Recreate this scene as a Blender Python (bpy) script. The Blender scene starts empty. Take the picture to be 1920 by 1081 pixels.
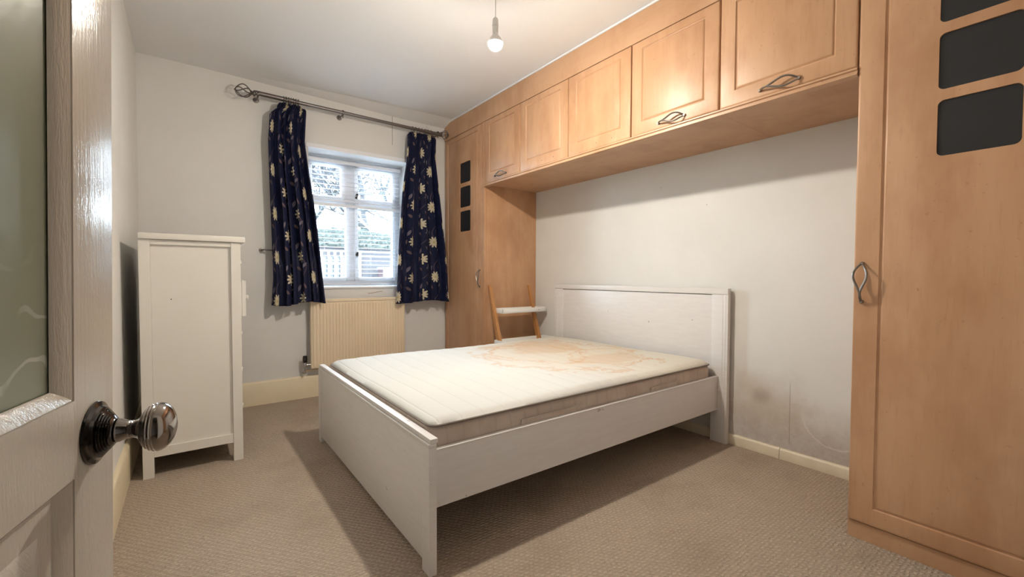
import bpy, bmesh, math, random
from mathutils import Vector, Matrix
from math import sin, cos, pi, radians
random.seed(7)
S = bpy.context.scene
COL = S.collection

# ------------------------------------------------------------ camera
CX, CY, CZ = -2.7426, -4.0488, 1.0527
yaw, pit, rol = radians(36.7058), radians(1.6556), radians(0.1507)
F = Vector((sin(yaw)*cos(pit), cos(yaw)*cos(pit), -sin(pit)))
R = Vector((cos(yaw), -sin(yaw), 0)); U = R.cross(F)
R2 = R*cos(rol)+U*sin(rol); U2 = -R*sin(rol)+U*cos(rol)
cam = bpy.data.cameras.new('camera'); camo = bpy.data.objects.new('camera', cam); COL.objects.link(camo)
cam.sensor_width = 36; cam.lens = 815.05/1920*36; cam.clip_start = 0.02; cam.clip_end = 200
M = Matrix((R2, U2, -F)).transposed().to_4x4(); M.translation = (CX, CY, CZ)
camo.matrix_world = M
S.camera = camo
# ------------------------------------------------------------ world, exposure
S.view_settings.view_transform = 'Standard'; S.view_settings.look = 'None'
S.view_settings.gamma = 1; S.view_settings.use_curve_mapping = False
S.view_settings.exposure = 0.62
W = bpy.data.worlds.new('overcast_sky'); S.world = W; W.use_nodes = True
bg = W.node_tree.nodes['Background']
bg.inputs[0].default_value = (0.74, 0.87, 1.0, 1); bg.inputs[1].default_value = 42.0
BULB_STRENGTH = 1400
# daylight portal at the window opening (guides sky light, adds none)
pl = bpy.data.lights.new('window_portal', 'AREA'); pl.shape = 'RECTANGLE'; pl.size = 0.9; pl.size_y = 1.24
pl.cycles.is_portal = True
po = bpy.data.objects.new('window_portal', pl); COL.objects.link(po)
po.location = (-1.43, 0.36, 1.55); po.rotation_euler = (radians(-90), 0, 0)

# ------------------------------------------------------------ helpers
RW, RH = 3.0145, 2.6118          # room width and height
YB = -4.10                        # back wall
WD = 0.604                        # wardrobe front
WLOC = {}

class MB:
    def __init__(s): s.bm = bmesh.new()
    def box(s, x0, x1, y0, y1, z0, z1, bev=0, seg=2):
        x0, x1 = sorted((x0, x1)); y0, y1 = sorted((y0, y1)); z0, z1 = sorted((z0, z1))
        t = bmesh.new()
        v = [t.verts.new((x, y, z)) for x in (x0, x1) for y in (y0, y1) for z in (z0, z1)]
        for f in ((0,1,3,2),(4,6,7,5),(0,4,5,1),(2,3,7,6),(0,2,6,4),(1,5,7,3)): t.faces.new([v[i] for i in f])
        if bev: bmesh.ops.bevel(t, geom=list(t.edges), offset=bev, segments=seg, profile=.6, affect='EDGES')
        s.merge(t); return s
    def merge(s, t, mat=None):
        me = bpy.data.meshes.new('tmp'); t.to_mesh(me); t.free()
        if mat: me.transform(mat)
        s.bm.from_mesh(me); bpy.data.meshes.remove(me)
    def prism(s, pts, axis, a, b):
        """polygon pts (2D) extruded along axis from a to b"""
        def P(p, t):
            return {'x': (t, p[0], p[1]), 'y': (p[0], t, p[1]), 'z': (p[0], p[1], t)}[axis]
        A = [s.bm.verts.new(P(p, a)) for p in pts]; B = [s.bm.verts.new(P(p, b)) for p in pts]
        n = len(pts)
        for i in range(n): s.bm.faces.new((A[i], A[(i+1) % n], B[(i+1) % n], B[i]))
        s.bm.faces.new(A); s.bm.faces.new(B[::-1]); return s
    def hexa(s, v8):
        v = [s.bm.verts.new(p) for p in v8]
        for f in ((0,1,2,3),(7,6,5,4),(0,4,5,1),(1,5,6,2),(2,6,7,3),(3,7,4,0)): s.bm.faces.new([v[i] for i in f])
        return s
    def tube(s, path, r, seg=10, caps=True):
        path = [Vector(p) for p in path]
        rr = r if isinstance(r, (list, tuple)) else [r]*len(path)
        rings = []; prev = None
        for i, p in enumerate(path):
            d = (path[min(i+1, len(path)-1)] - path[max(i-1, 0)]).normalized()
            if prev is None:
                a = d.orthogonal().normalized()
            else:
                a = prev - d*prev.dot(d)
                a = a.normalized() if a.length > 1e-6 else d.orthogonal().normalized()
            prev = a; b = d.cross(a)
            rings.append([s.bm.verts.new(p + (a*cos(2*pi*k/seg) + b*sin(2*pi*k/seg))*rr[i]) for k in range(seg)])
        for i in range(len(rings)-1):
            for k in range(seg):
                s.bm.faces.new((rings[i][k], rings[i][(k+1) % seg], rings[i+1][(k+1) % seg], rings[i+1][k]))
        if caps: s.bm.faces.new(rings[0][::-1]); s.bm.faces.new(rings[-1])
        return s
    def lathe(s, prof, o=(0,0,0), axis=(0,0,1), seg=32):
        o = Vector(o); ax = Vector(axis).normalized(); a = ax.orthogonal().normalized(); b = ax.cross(a)
        rings = []
        for t, r in prof:
            if r < 1e-5: rings.append([s.bm.verts.new(o+ax*t)])
            else: rings.append([s.bm.verts.new(o+ax*t+(a*cos(2*pi*k/seg)+b*sin(2*pi*k/seg))*r) for k in range(seg)])
        for i in range(len(rings)-1):
            A, B = rings[i], rings[i+1]
            for k in range(seg):
                k2 = (k+1) % seg
                if len(A) == 1 and len(B) == 1: continue
                if len(A) == 1: s.bm.faces.new((A[0], B[k2], B[k]))
                elif len(B) == 1: s.bm.faces.new((A[k], A[k2], B[0]))
                else: s.bm.faces.new((A[k], A[k2], B[k2], B[k]))
        if len(rings[0]) > 1: s.bm.faces.new(rings[0][::-1])
        if len(rings[-1]) > 1: s.bm.faces.new(rings[-1])
        return s
    def build(s, name, mat, parent=None, smooth=False, angle=35, local=False):
        bmesh.ops.recalc_face_normals(s.bm, faces=list(s.bm.faces))
        me = bpy.data.meshes.new(name); 
        loc = Vector((0,0,0))
        if parent is not None and not local: loc = WLOC.get(parent.name, Vector((0,0,0)))
        if loc.length: bmesh.ops.translate(s.bm, verts=list(s.bm.verts), vec=-loc)
        s.bm.to_mesh(me); s.bm.free()
        me.materials.append(mat)
        if smooth:
            me.shade_smooth()
            me.set_sharp_from_angle(angle=radians(angle))
        o = bpy.data.objects.new(name, me); COL.objects.link(o)
        if parent is not None:
            o.parent = parent; WLOC[o.name] = loc
        else: WLOC[o.name] = Vector((0,0,0))
        return o

def tag(o, label=None, cat=None, group=None, kind=None):
    if label: o['label'] = label
    if cat: o['category'] = cat
    if group: o['group'] = group
    if kind: o['kind'] = kind
    return o
def thing(name, loc, label, cat, group=None, rz=0):
    o = bpy.data.objects.new(name, None); COL.objects.link(o); o.location = loc; o.rotation_euler[2] = rz
    o.empty_display_size = .1
    WLOC[o.name] = Vector(loc); tag(o, label, cat, group); return o
def rebase(o, loc):
    """move a one-mesh top-level thing's origin to loc"""
    o.data.transform(Matrix.Translation(-Vector(loc))); o.location = loc; WLOC[o.name] = Vector(loc); return o
def structure(o, label=None, cat='room'):
    o['kind'] = 'structure'
    if label: o['label'] = label; o['category'] = cat
    return o

# ------------------------------------------------------------ materials
class NT:
    def __init__(s, name, color=(.8,.8,.8), rough=.5, metal=0, spec=None):
        s.m = bpy.data.materials.new(name); s.m.use_nodes = True; s.t = s.m.node_tree
        s.b = s.t.nodes['Principled BSDF']; s.b.inputs['Base Color'].default_value = (*color, 1)
        s.b.inputs['Roughness'].default_value = rough; s.b.inputs['Metallic'].default_value = metal
        if spec is not None: s.b.inputs['Specular IOR Level'].default_value = spec
    def n(s, ty, **kw):
        nd = s.t.nodes.new(ty)
        for k, v in kw.items(): setattr(nd, k, v)
        return nd
    def L(s, a, b): s.t.links.new(a, b)
    def set(s, sock, v):
        if hasattr(v, 'is_linked') or isinstance(v, bpy.types.NodeSocket): s.L(v, sock)
        elif isinstance(v, tuple) and len(v) == 3 and sock.type == 'RGBA': sock.default_value = (*v, 1)
        else: sock.default_value = v
    def math(s, op, a, b=None, c=None, clamp=False):
        nd = s.n('ShaderNodeMath', operation=op); nd.use_clamp = clamp
        s.set(nd.inputs[0], a)
        if b is not None: s.set(nd.inputs[1], b)
        if c is not None: s.set(nd.inputs[2], c)
        return nd.outputs[0]
    def coord(s, which='Object', scale=(1,1,1), rot=(0,0,0), loc=(0,0,0)):
        tc = s.n('ShaderNodeTexCoord'); mp = s.n('ShaderNodeMapping')
        mp.inputs['Scale'].default_value = scale; mp.inputs['Rotation'].default_value = rot; mp.inputs['Location'].default_value = loc
        s.L(tc.outputs[which], mp.inputs[0]); return mp.outputs[0]
    def wpos(s, scale=(1,1,1), loc=(0,0,0)):
        g = s.n('ShaderNodeNewGeometry'); mp = s.n('ShaderNodeMapping')
        mp.inputs['Scale'].default_value = scale; mp.inputs['Location'].default_value = loc
        s.L(g.outputs['Position'], mp.inputs[0]); return mp.outputs[0]
    def xyz(s, v):
        nd = s.n('ShaderNodeSeparateXYZ'); s.L(v, nd.inputs[0]); return nd.outputs
    def noise(s, v, scale=5, detail=3, rough=.5, dist=0):
        nd = s.n('ShaderNodeTexNoise'); s.L(v, nd.inputs['Vector'])
        nd.inputs['Scale'].default_value = scale; nd.inputs['Detail'].default_value = detail
        nd.inputs['Roughness'].default_value = rough; nd.inputs['Distortion'].default_value = dist
        return nd.outputs['Fac']
    def ramp(s, f, stops):
        nd = s.n('ShaderNodeValToRGB'); s.L(f, nd.inputs[0]); e = nd.color_ramp.elements
        while len(e) < len(stops): e.new(.5)
        for i, (p, c) in enumerate(stops):
            e[i].position = p; e[i].color = (*c, 1) if isinstance(c, tuple) else (c, c, c, 1)
        return nd.outputs[0]
    def mix(s, f, a, b):
        nd = s.n('ShaderNodeMix', data_type='RGBA'); s.set(nd.inputs[0], f); s.set(nd.inputs[6], a); s.set(nd.inputs[7], b)
        return nd.outputs[2]
    def smooth(s, v, a, b):
        nd = s.n('ShaderNodeMapRange', interpolation_type='SMOOTHSTEP'); s.set(nd.inputs[0], v)
        nd.inputs[1].default_value = a; nd.inputs[2].default_value = b; return nd.outputs[0]
    def bump(s, h, strength=.3, dist=.01):
        nd = s.n('ShaderNodeBump'); nd.inputs['Strength'].default_value = strength; nd.inputs['Distance'].default_value = dist
        s.set(nd.inputs['Height'], h); s.L(nd.outputs[0], s.b.inputs['Normal'])
    def base(s, c): s.set(s.b.inputs['Base Color'], c); return s
    def rough(s, r): s.set(s.b.inputs['Roughness'], r); return s

def paint(name, c1, c2, rough=.6, bump=.08, scale=3):
    t = NT(name, c1, rough); v = t.wpos()
    t.base(t.ramp(t.noise(v, scale, 4, .6), [(.35, c1), (.7, c2)]))
    t.bump(t.noise(v, 60, 3, .6), bump, .004); return t.m

def wood_mat(name, c1, c2, c3, sc, rough=.42):
    t = NT(name, c1, rough); v = t.wpos(scale=sc)
    n1 = t.noise(v, 2.2, 5, .6, .4)
    c = t.ramp(n1, [(.3, c1), (.5, c2), (.72, c3)])
    v2 = t.wpos(scale=(sc[0]*6, sc[1]*6, sc[2]*6)); n2 = t.noise(v2, 5, 3, .6)
    c = t.mix(t.math('MULTIPLY', t.smooth(n2, .5, .8), .25), c, (c1[0]*.72, c1[1]*.66, c1[2]*.6))
    sp = t.noise(t.wpos(), 55, 2, .5); 
    c = t.mix(t.math('MULTIPLY', t.smooth(sp, .70, .76), .35), c, (c1[0]*.5, c1[1]*.42, c1[2]*.35))
    bl = t.noise(t.wpos(scale=(2.2, 2.2, 1.1)), 2.0, 4, .6)
    c = t.mix(t.math('MULTIPLY', t.smooth(bl, .42, .70), .6), c, (c1[0]*.80, c1[1]*.70, c1[2]*.64))
    t.base(c); t.bump(n2, .03, .002); return t.m

MAT = {}
MAT['wood'] = wood_mat('beech_laminate_upright', (.49,.275,.148), (.54,.315,.178), (.575,.345,.203), (3,3,.35))
MAT['wood_h'] = wood_mat('beech_laminate_lengthwise', (.50,.295,.165), (.545,.33,.195), (.58,.36,.22), (3,.35,3))
MAT['ladder_wood'] = wood_mat('oiled_bamboo', (.42,.19,.065), (.48,.23,.08), (.52,.26,.10), (6,6,.6), .4)
MAT['wall'] = paint('white_wall_paint', (.71,.70,.67), (.74,.73,.705), .65)
MAT['skirt'] = paint('cream_skirting_gloss', (.74,.64,.45), (.80,.70,.52), .35, .03)
MAT['skirt_r'] = paint('pale_skirting_gloss', (.66,.58,.44), (.75,.68,.54), .4, .05, 6)
MAT['door_paint'] = None
MAT['chest'] = paint('white_chest_lacquer', (.74,.72,.67), (.76,.745,.70), .35, .015)
MAT['rad'] = paint('cream_radiator_enamel', (.80,.66,.48), (.83,.70,.52), .35, .02)
MAT['pvc'] = NT('white_upvc', (.80,.83,.88), .3).m
MAT['slat'] = NT('white_blind_slat', (.80,.82,.86), .4).m
MAT['plastic'] = NT('white_plastic', (.82,.82,.80), .35).m
MAT['trim'] = NT('white_gloss_trim', (.82,.84,.88), .3).m

def ceiling_mat():
    t = NT('artex_ceiling', (.72,.72,.71), .75); v = t.wpos()
    d = t.n('ShaderNodeTexVoronoi', feature='F1'); t.L(v, d.inputs['Vector']); d.inputs['Scale'].default_value = 2.6
    w = t.math('SINE', t.math('MULTIPLY', d.outputs['Distance'], 130))
    n = t.noise(v, 14, 4, .6)
    e = t.n('ShaderNodeTexVoronoi', feature='F1'); t.L(v, e.inputs['Vector']); e.inputs['Scale'].default_value = 2.6
    sx = t.xyz(e.outputs['Color'])
    t.base(t.mix(t.math('MULTIPLY', sx[0], .22), (.80,.80,.80), (.73,.73,.725)))
    h = t.math('MULTIPLY', n, .5)
    h = t.math('ADD', h, t.math('MULTIPLY', d.outputs['Distance'], 2.5))
    t.bump(h, .25, .005); return t.m
MAT['ceiling'] = ceiling_mat()

def carpet_mat():
    t = NT('looped_beige_carpet', (.4,.3,.22), .95, spec=.1)
    v = t.wpos(); n0 = t.noise(v, 9, 2, .5)
    P = t.xyz(v)
    wob = t.math('MULTIPLY', t.noise(v, 38, 3, .6), 5.5)
    a = t.math('ADD', t.math('MULTIPLY', P[0], 2*pi/.024), wob)
    b = t.math('ADD', t.math('MULTIPLY', P[1], 2*pi/.015), wob)
    sa = t.math('SINE', t.math('ADD', a, t.math('MULTIPLY', b, .5))); sb = t.math('SINE', b)
    h = t.math('MULTIPLY', t.math('ADD', sa, 1), t.math('ADD', sb, 1))
    h = t.math('MULTIPLY', h, .25)
    fine = t.noise(v, 190, 3, .8)
    hh = t.math('ADD', t.math('MULTIPLY', h, .42), t.math('MULTIPLY', t.math('SUBTRACT', fine, .2), 1.35))
    c = t.ramp(hh, [(.05, (.25,.195,.150)), (.42, (.45,.365,.290)), (.92, (.64,.54,.44))])
    big = t.noise(v, 2.3, 4, .6)
    c = t.mix(t.math('MULTIPLY', t.smooth(big, .45, .75), .35), c, (.27,.20,.145))
    gr = t.noise(v, 95, 2, .6)
    c = t.mix(t.math('MULTIPLY', t.smooth(gr, .52, .72), .38), c, (.20,.15,.11))
    sp = t.noise(v, 5.5, 5, .75)
    c = t.mix(t.math('MULTIPLY', t.smooth(sp, .66, .74), .4), c, (.15,.10,.075))
    hb = t.math('ADD', h, t.math('MULTIPLY', fine, .7)); t.base(c); t.bump(hb, .8, .008); return t.m
MAT['carpet'] = carpet_mat()

def wall_right_mat():
    t = NT('damp_marked_white_wall', (.7,.68,.64), .65); v = t.wpos(); P = t.xyz(v)
    y, z = P[1], P[2]
    base = t.ramp(t.noise(v, 2.5, 4, .6), [(.35, (.70,.69,.66)), (.7, (.74,.73,.705))])
    n = t.noise(v, 7, 5, .65); nf = t.noise(v, 25, 4, .7)
    wob = t.math('MULTIPLY', t.math('SUBTRACT', n, .5), .35)
    # dingy band above the skirting, strongest to the right of the bed
    band = t.smooth(t.math('ADD', z, wob), .40, .05)
    side = t.smooth(y, -2.2, -2.8)
    k = t.math('MULTIPLY', t.math('MULTIPLY', band, side), t.math('ADD', .1, t.math('MULTIPLY', nf, .75)))
    c = t.mix(k, base, (.30,.22,.19))
    # tan patch of damp to the right of the headboard
    dy = t.math('SUBTRACT', y, -2.86); dz = t.math('SUBTRACT', z, .30)
    r = t.math('SQRT', t.math('ADD', t.math('MULTIPLY', t.math('MULTIPLY', dy, dy), .5), t.math('MULTIPLY', dz, dz)))
    c = t.mix(t.math('MULTIPLY', t.smooth(t.math('ADD', r, wob), .26, .05), .45), c, (.52,.43,.33))
    dy = t.math('SUBTRACT', y, -2.865); dz = t.math('SUBTRACT', z, .335)
    r = t.math('SQRT', t.math('ADD', t.math('MULTIPLY', dy, dy), t.math('MULTIPLY', t.math('MULTIPLY', dz, dz), 1.6)))
    c = t.mix(t.math('MULTIPLY', t.smooth(t.math('ADD', r, t.math('MULTIPLY', wob, .15)), .085, .0), .5), c, (.33,.24,.20))
    # tide mark ring low down by the near wardrobe
    dy = t.math('SUBTRACT', y, -3.25); dz = t.math('SUBTRACT', z, .30)
    r = t.math('SQRT', t.math('ADD', t.math('MULTIPLY', dy, dy), t.math('MULTIPLY', dz, dz)))
    rr = t.math('ADD', r, t.math('MULTIPLY', wob, .12))
    ring = t.math('MULTIPLY', t.math('SUBTRACT', 1, t.smooth(t.math('ABSOLUTE', t.math('SUBTRACT', rr, .165)), .002, .006)), .45)
    ring = t.math('MULTIPLY', ring, t.smooth(z, .30, .22))
    c = t.mix(ring, c, (.80,.77,.72))
    # vertical crack / old cable line
    cr = t.math('SUBTRACT', 1, t.smooth(t.math('ABSOLUTE', t.math('ADD', t.math('SUBTRACT', y, -3.025), t.math('MULTIPLY', wob, .02))), .001, .0028))
    cr = t.math('MULTIPLY', cr, t.math('MULTIPLY', t.smooth(z, .47, .42), t.smooth(z, .08, .12)))
    c = t.mix(t.math('MULTIPLY', cr, .55), c, (.22,.17,.14))
    # little dark scuffs
    vo = t.n('ShaderNodeTexVoronoi', feature='F1'); t.L(v, vo.inputs['Vector']); vo.inputs['Scale'].default_value = 3.6
    sc = t.smooth(vo.outputs['Distance'], .022, .010)
    c = t.mix(t.math('MULTIPLY', sc, .7), c, (.2,.17,.15))
    t.base(c); t.bump(nf, .06, .004); return t.m
MAT['wall_right'] = wall_right_mat()

def wall_window_mat():
    t = NT('cracked_white_wall', (.7,.68,.64), .65); v = t.wpos(); P = t.xyz(v)
    c = t.ramp(t.noise(v, 2.5, 4, .6), [(.35, (.70,.695,.685)), (.7, (.735,.73,.72))])
    wob = t.math('MULTIPLY', t.math('SUBTRACT', t.noise(v, 6, 3, .6), .5), .015)
    def crack(x0, z0, z1, w, k):
        d = t.math('ABSOLUTE', t.math('ADD', t.math('SUBTRACT', P[0], x0), wob))
        m = t.math('SUBTRACT', 1, t.smooth(d, w*.5, w))
        m = t.math('MULTIPLY', m, t.math('MULTIPLY', t.math('GREATER_THAN', P[2], z0), t.math('LESS_THAN', P[2], z1)))
        return t.math('MULTIPLY', m, k)
    c = t.mix(crack(-1.155, 2.3, 2.62, .004, .6), c, (.12,.10,.12))
    c = t.mix(crack(-.80, 2.48, 2.62, .003, .4), c, (.25,.22,.22))
    # bit of chipped plaster under the sill
    dx = t.math('SUBTRACT', P[0], -1.33); dz = t.math('SUBTRACT', P[2], .895)
    wz = t.math('SUBTRACT', dz, t.math('MULTIPLY', t.math('SINE', t.math('MULTIPLY', dx, 28)), .008))
    m = t.math('MULTIPLY', t.math('SUBTRACT', 1, t.smooth(t.math('ABSOLUTE', wz), .002, .005)), t.math('LESS_THAN', t.math('ABSOLUTE', dx), .07))
    c = t.mix(t.math('MULTIPLY', m, .7), c, (.30,.15,.10))
    t.base(c); t.bump(t.noise(v, 40, 3, .6), .08, .005); return t.m
MAT['wall_window'] = wall_window_mat()

def door_mat():
    t = NT('glossy_cream_door_paint', (.60,.55,.48), .16)
    v = t.coord('Object', scale=(60, 60, 3)); n = t.noise(v, 2, 4, .6)
    v2 = t.coord('Object'); n2 = t.noise(v2, 4, 3, .6)
    t.base(t.ramp(n2, [(.3, (.50,.455,.39)), (.7, (.55,.505,.445))]))
    t.rough(t.math('ADD', .12, t.math('MULTIPLY', n, .16)))
    nf = t.noise(t.coord('Object', scale=(160, 160, 22)), 2, 3, .7); t.bump(t.math('ADD', n, t.math('MULTIPLY', nf, .7)), .26, .003)
    return t.m
MAT['door_paint'] = door_mat()

def door_glass_mat():
    t = NT('obscured_green_glass', (.30,.33,.24), .22)
    v = t.coord('Object'); P = t.xyz(v)
    w = t.n('ShaderNodeTexWave', wave_type='RINGS'); t.L(v, w.inputs['Vector'])
    w.inputs['Scale'].default_value = 5.5; w.inputs['Distortion'].default_value = 9; w.inputs['Detail'].default_value = 1.5; w.inputs['Detail Scale'].default_value = 2.2
    line = t.smooth(w.outputs['Fac'], .955, .985)
    msk = t.math('MULTIPLY', t.smooth(P[2], 1.10, .99), t.smooth(t.noise(v, 16, 2, .5), .45, .56))
    k = t.math('MULTIPLY', t.math('MULTIPLY', line, msk), .55)
    t.base(t.mix(k, (.30,.33,.24), (.75,.76,.70)))
    t.b.inputs['Transmission Weight'].default_value = .45; t.b.inputs['IOR'].default_value = 1.45
    t.rough(.3); t.bump(t.noise(v, 30, 2, .5), .15, .004); return t.m
MAT['door_glass'] = door_glass_mat()

def clear_glass():
    m = bpy.data.materials.new('clear_window_glass'); m.use_nodes = True; t = m.node_tree
    for n in list(t.nodes): t.nodes.remove(n)
    o = t.nodes.new('ShaderNodeOutputMaterial'); mx = t.nodes.new('ShaderNodeMixShader')
    tr = t.nodes.new('ShaderNodeBsdfTransparent'); gl = t.nodes.new('ShaderNodeBsdfGlossy'); fr = t.nodes.new('ShaderNodeFresnel')
    gl.inputs['Roughness'].default_value = .01; tr.inputs[0].default_value = (.96,.98,.98,1); fr.inputs[0].default_value = 1.45
    t.links.new(fr.outputs[0], mx.inputs[0]); t.links.new(tr.outputs[0], mx.inputs[1]); t.links.new(gl.outputs[0], mx.inputs[2])
    t.links.new(mx.outputs[0], o.inputs[0]); return m
MAT['glass'] = clear_glass()

def metal(name, c, rough, sc=40):
    t = NT(name, c, rough, 1); v = t.coord('Object'); t.rough(t.math('ADD', rough, t.math('MULTIPLY', t.noise(v, sc, 2, .5), .12))); return t.m
MAT['knob'] = metal('black_nickel', (.30,.27,.25), .06)
MAT['knob_dark'] = metal('dark_black_nickel', (.085,.078,.075), .08)
MAT['pewter'] = metal('brushed_pewter', (.27,.245,.22), .30)
MAT['rod'] = metal('antique_steel', (.20,.18,.175), .34)
MAT['chrome'] = metal('dull_chrome', (.6,.6,.6), .2)
MAT['dark_pane'] = NT('dark_frosted_pane', (.018,.020,.024), .35).m

def bed_mat():
    t = NT('white_woodgrain_foil', (.66,.64,.63), .35); v = t.wpos(scale=(3, 3, 22)); n = t.noise(v, 3, 4, .6)
    c = t.ramp(n, [(.3, (.70,.68,.675)), (.7, (.745,.73,.725))])
    sp = t.noise(t.wpos(), 23, 2, .5)
    c = t.mix(t.math('MULTIPLY', t.smooth(sp, .745, .77), .55), c, (.30,.24,.22))
    t.base(c); t.bump(n, .03, .002); return t.m
MAT['bed'] = bed_mat()

def mattress_top_mat():
    t = NT('quilted_white_ticking', (.8,.77,.7), .9, spec=.1); v = t.wpos(); P = t.xyz(v); x, y = P[0], P[1]
    n = t.noise(v, 5, 5, .65, .5); nn = t.math('SUBTRACT', n, .5)
    base = t.ramp(t.noise(v, 1.6, 3, .5), [(.35, (.60,.605,.59)), (.7, (.64,.64,.61))])
    # yellowing towards the head end
    c = t.mix(t.math('MULTIPLY', t.smooth(t.math('ADD', x, t.math('MULTIPLY', nn, .6)), -1.4, -.4), .4), base, (.68,.59,.43))
    def ell(cx, cy, rx, ry, k, col, ring, rot=0.):
        nonlocal c
        dx = t.math('SUBTRACT', x, cx); dy = t.math('SUBTRACT', y, cy)
        a = t.math('ADD', t.math('MULTIPLY', dx, cos(rot)), t.math('MULTIPLY', dy, sin(rot)))
        b = t.math('SUBTRACT', t.math('MULTIPLY', dy, cos(rot)), t.math('MULTIPLY', dx, sin(rot)))
        a = t.math('DIVIDE', a, rx); b = t.math('DIVIDE', b, ry)
        r = t.math('SQRT', t.math('ADD', t.math('MULTIPLY', a, a), t.math('MULTIPLY', b, b)))
        r = t.math('ADD', r, t.math('MULTIPLY', nn, 1.5))
        if ring: m = t.math('SUBTRACT', 1, t.smooth(t.math('ABSOLUTE', t.math('SUBTRACT', r, 1)), .02, .09))
        else: m = t.math('SUBTRACT', 1, t.smooth(r, .75, 1.05))
        c = t.mix(t.math('MULTIPLY', m, k), c, col)
    tan = (.58,.34,.16)
    ell(-.72, -1.86, .50, .52, .22, (.74,.56,.36), False)
    ell(-.72, -1.90, .50, .52, .42, tan, True)
    ell(-.62, -1.65, .28, .20, .35, tan, False)
    ell(-.55, -2.15, .30, .16, .28, tan, False)
    ell(-.80, -1.75, .30, .34, .4, tan, True)
    ell(-.50, -2.12, .26, .24, .4, tan, True)
    ell(-.72, -1.40, .40, .12, .25, tan, False)
    line = t.math('ABSOLUTE', t.math('SINE', t.math('MULTIPLY', x, pi/.10)))
    q = t.smooth(line, 0, .22)
    c = t.mix(t.math('MULTIPLY', t.math('SUBTRACT', 1, t.smooth(line, .0, .07)), .16), c, (.5,.46,.40))
    t.base(c)
    h = t.math('ADD', t.math('MULTIPLY', q, 1), t.math('MULTIPLY', t.noise(v, 14, 3, .6), .5)); t.bump(h, .3, .006); return t.m
MAT['mtop'] = mattress_top_mat()
def mattress_side_mat():
    t = NT('beige_mattress_border', (.5,.43,.37), .9, spec=.1); v = t.wpos(); P = t.xyz(v)
    w = t.math('ABSOLUTE', t.math('SINE', t.math('MULTIPLY', t.math('ADD', P[0], P[1]), pi/.075)))
    n = t.noise(v, 8, 4, .6)
    c = t.ramp(n, [(.3, (.50,.41,.35)), (.7, (.60,.51,.44))])
    c = t.mix(t.math('MULTIPLY', t.math('SUBTRACT', 1, t.smooth(w, 0, .15)), .2), c, (.30,.24,.20))
    t.base(c); t.bump(t.math('ADD', t.smooth(w, 0, .4), t.math('MULTIPLY', n, .8)), .35, .006); return t.m
MAT['mside'] = mattress_side_mat()
MAT['piping'] = NT('brown_grey_piping', (.20,.165,.14), .8).m
MAT['stitch'] = NT('pale_stitched_tape', (.62,.56,.50), .8).m

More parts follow.
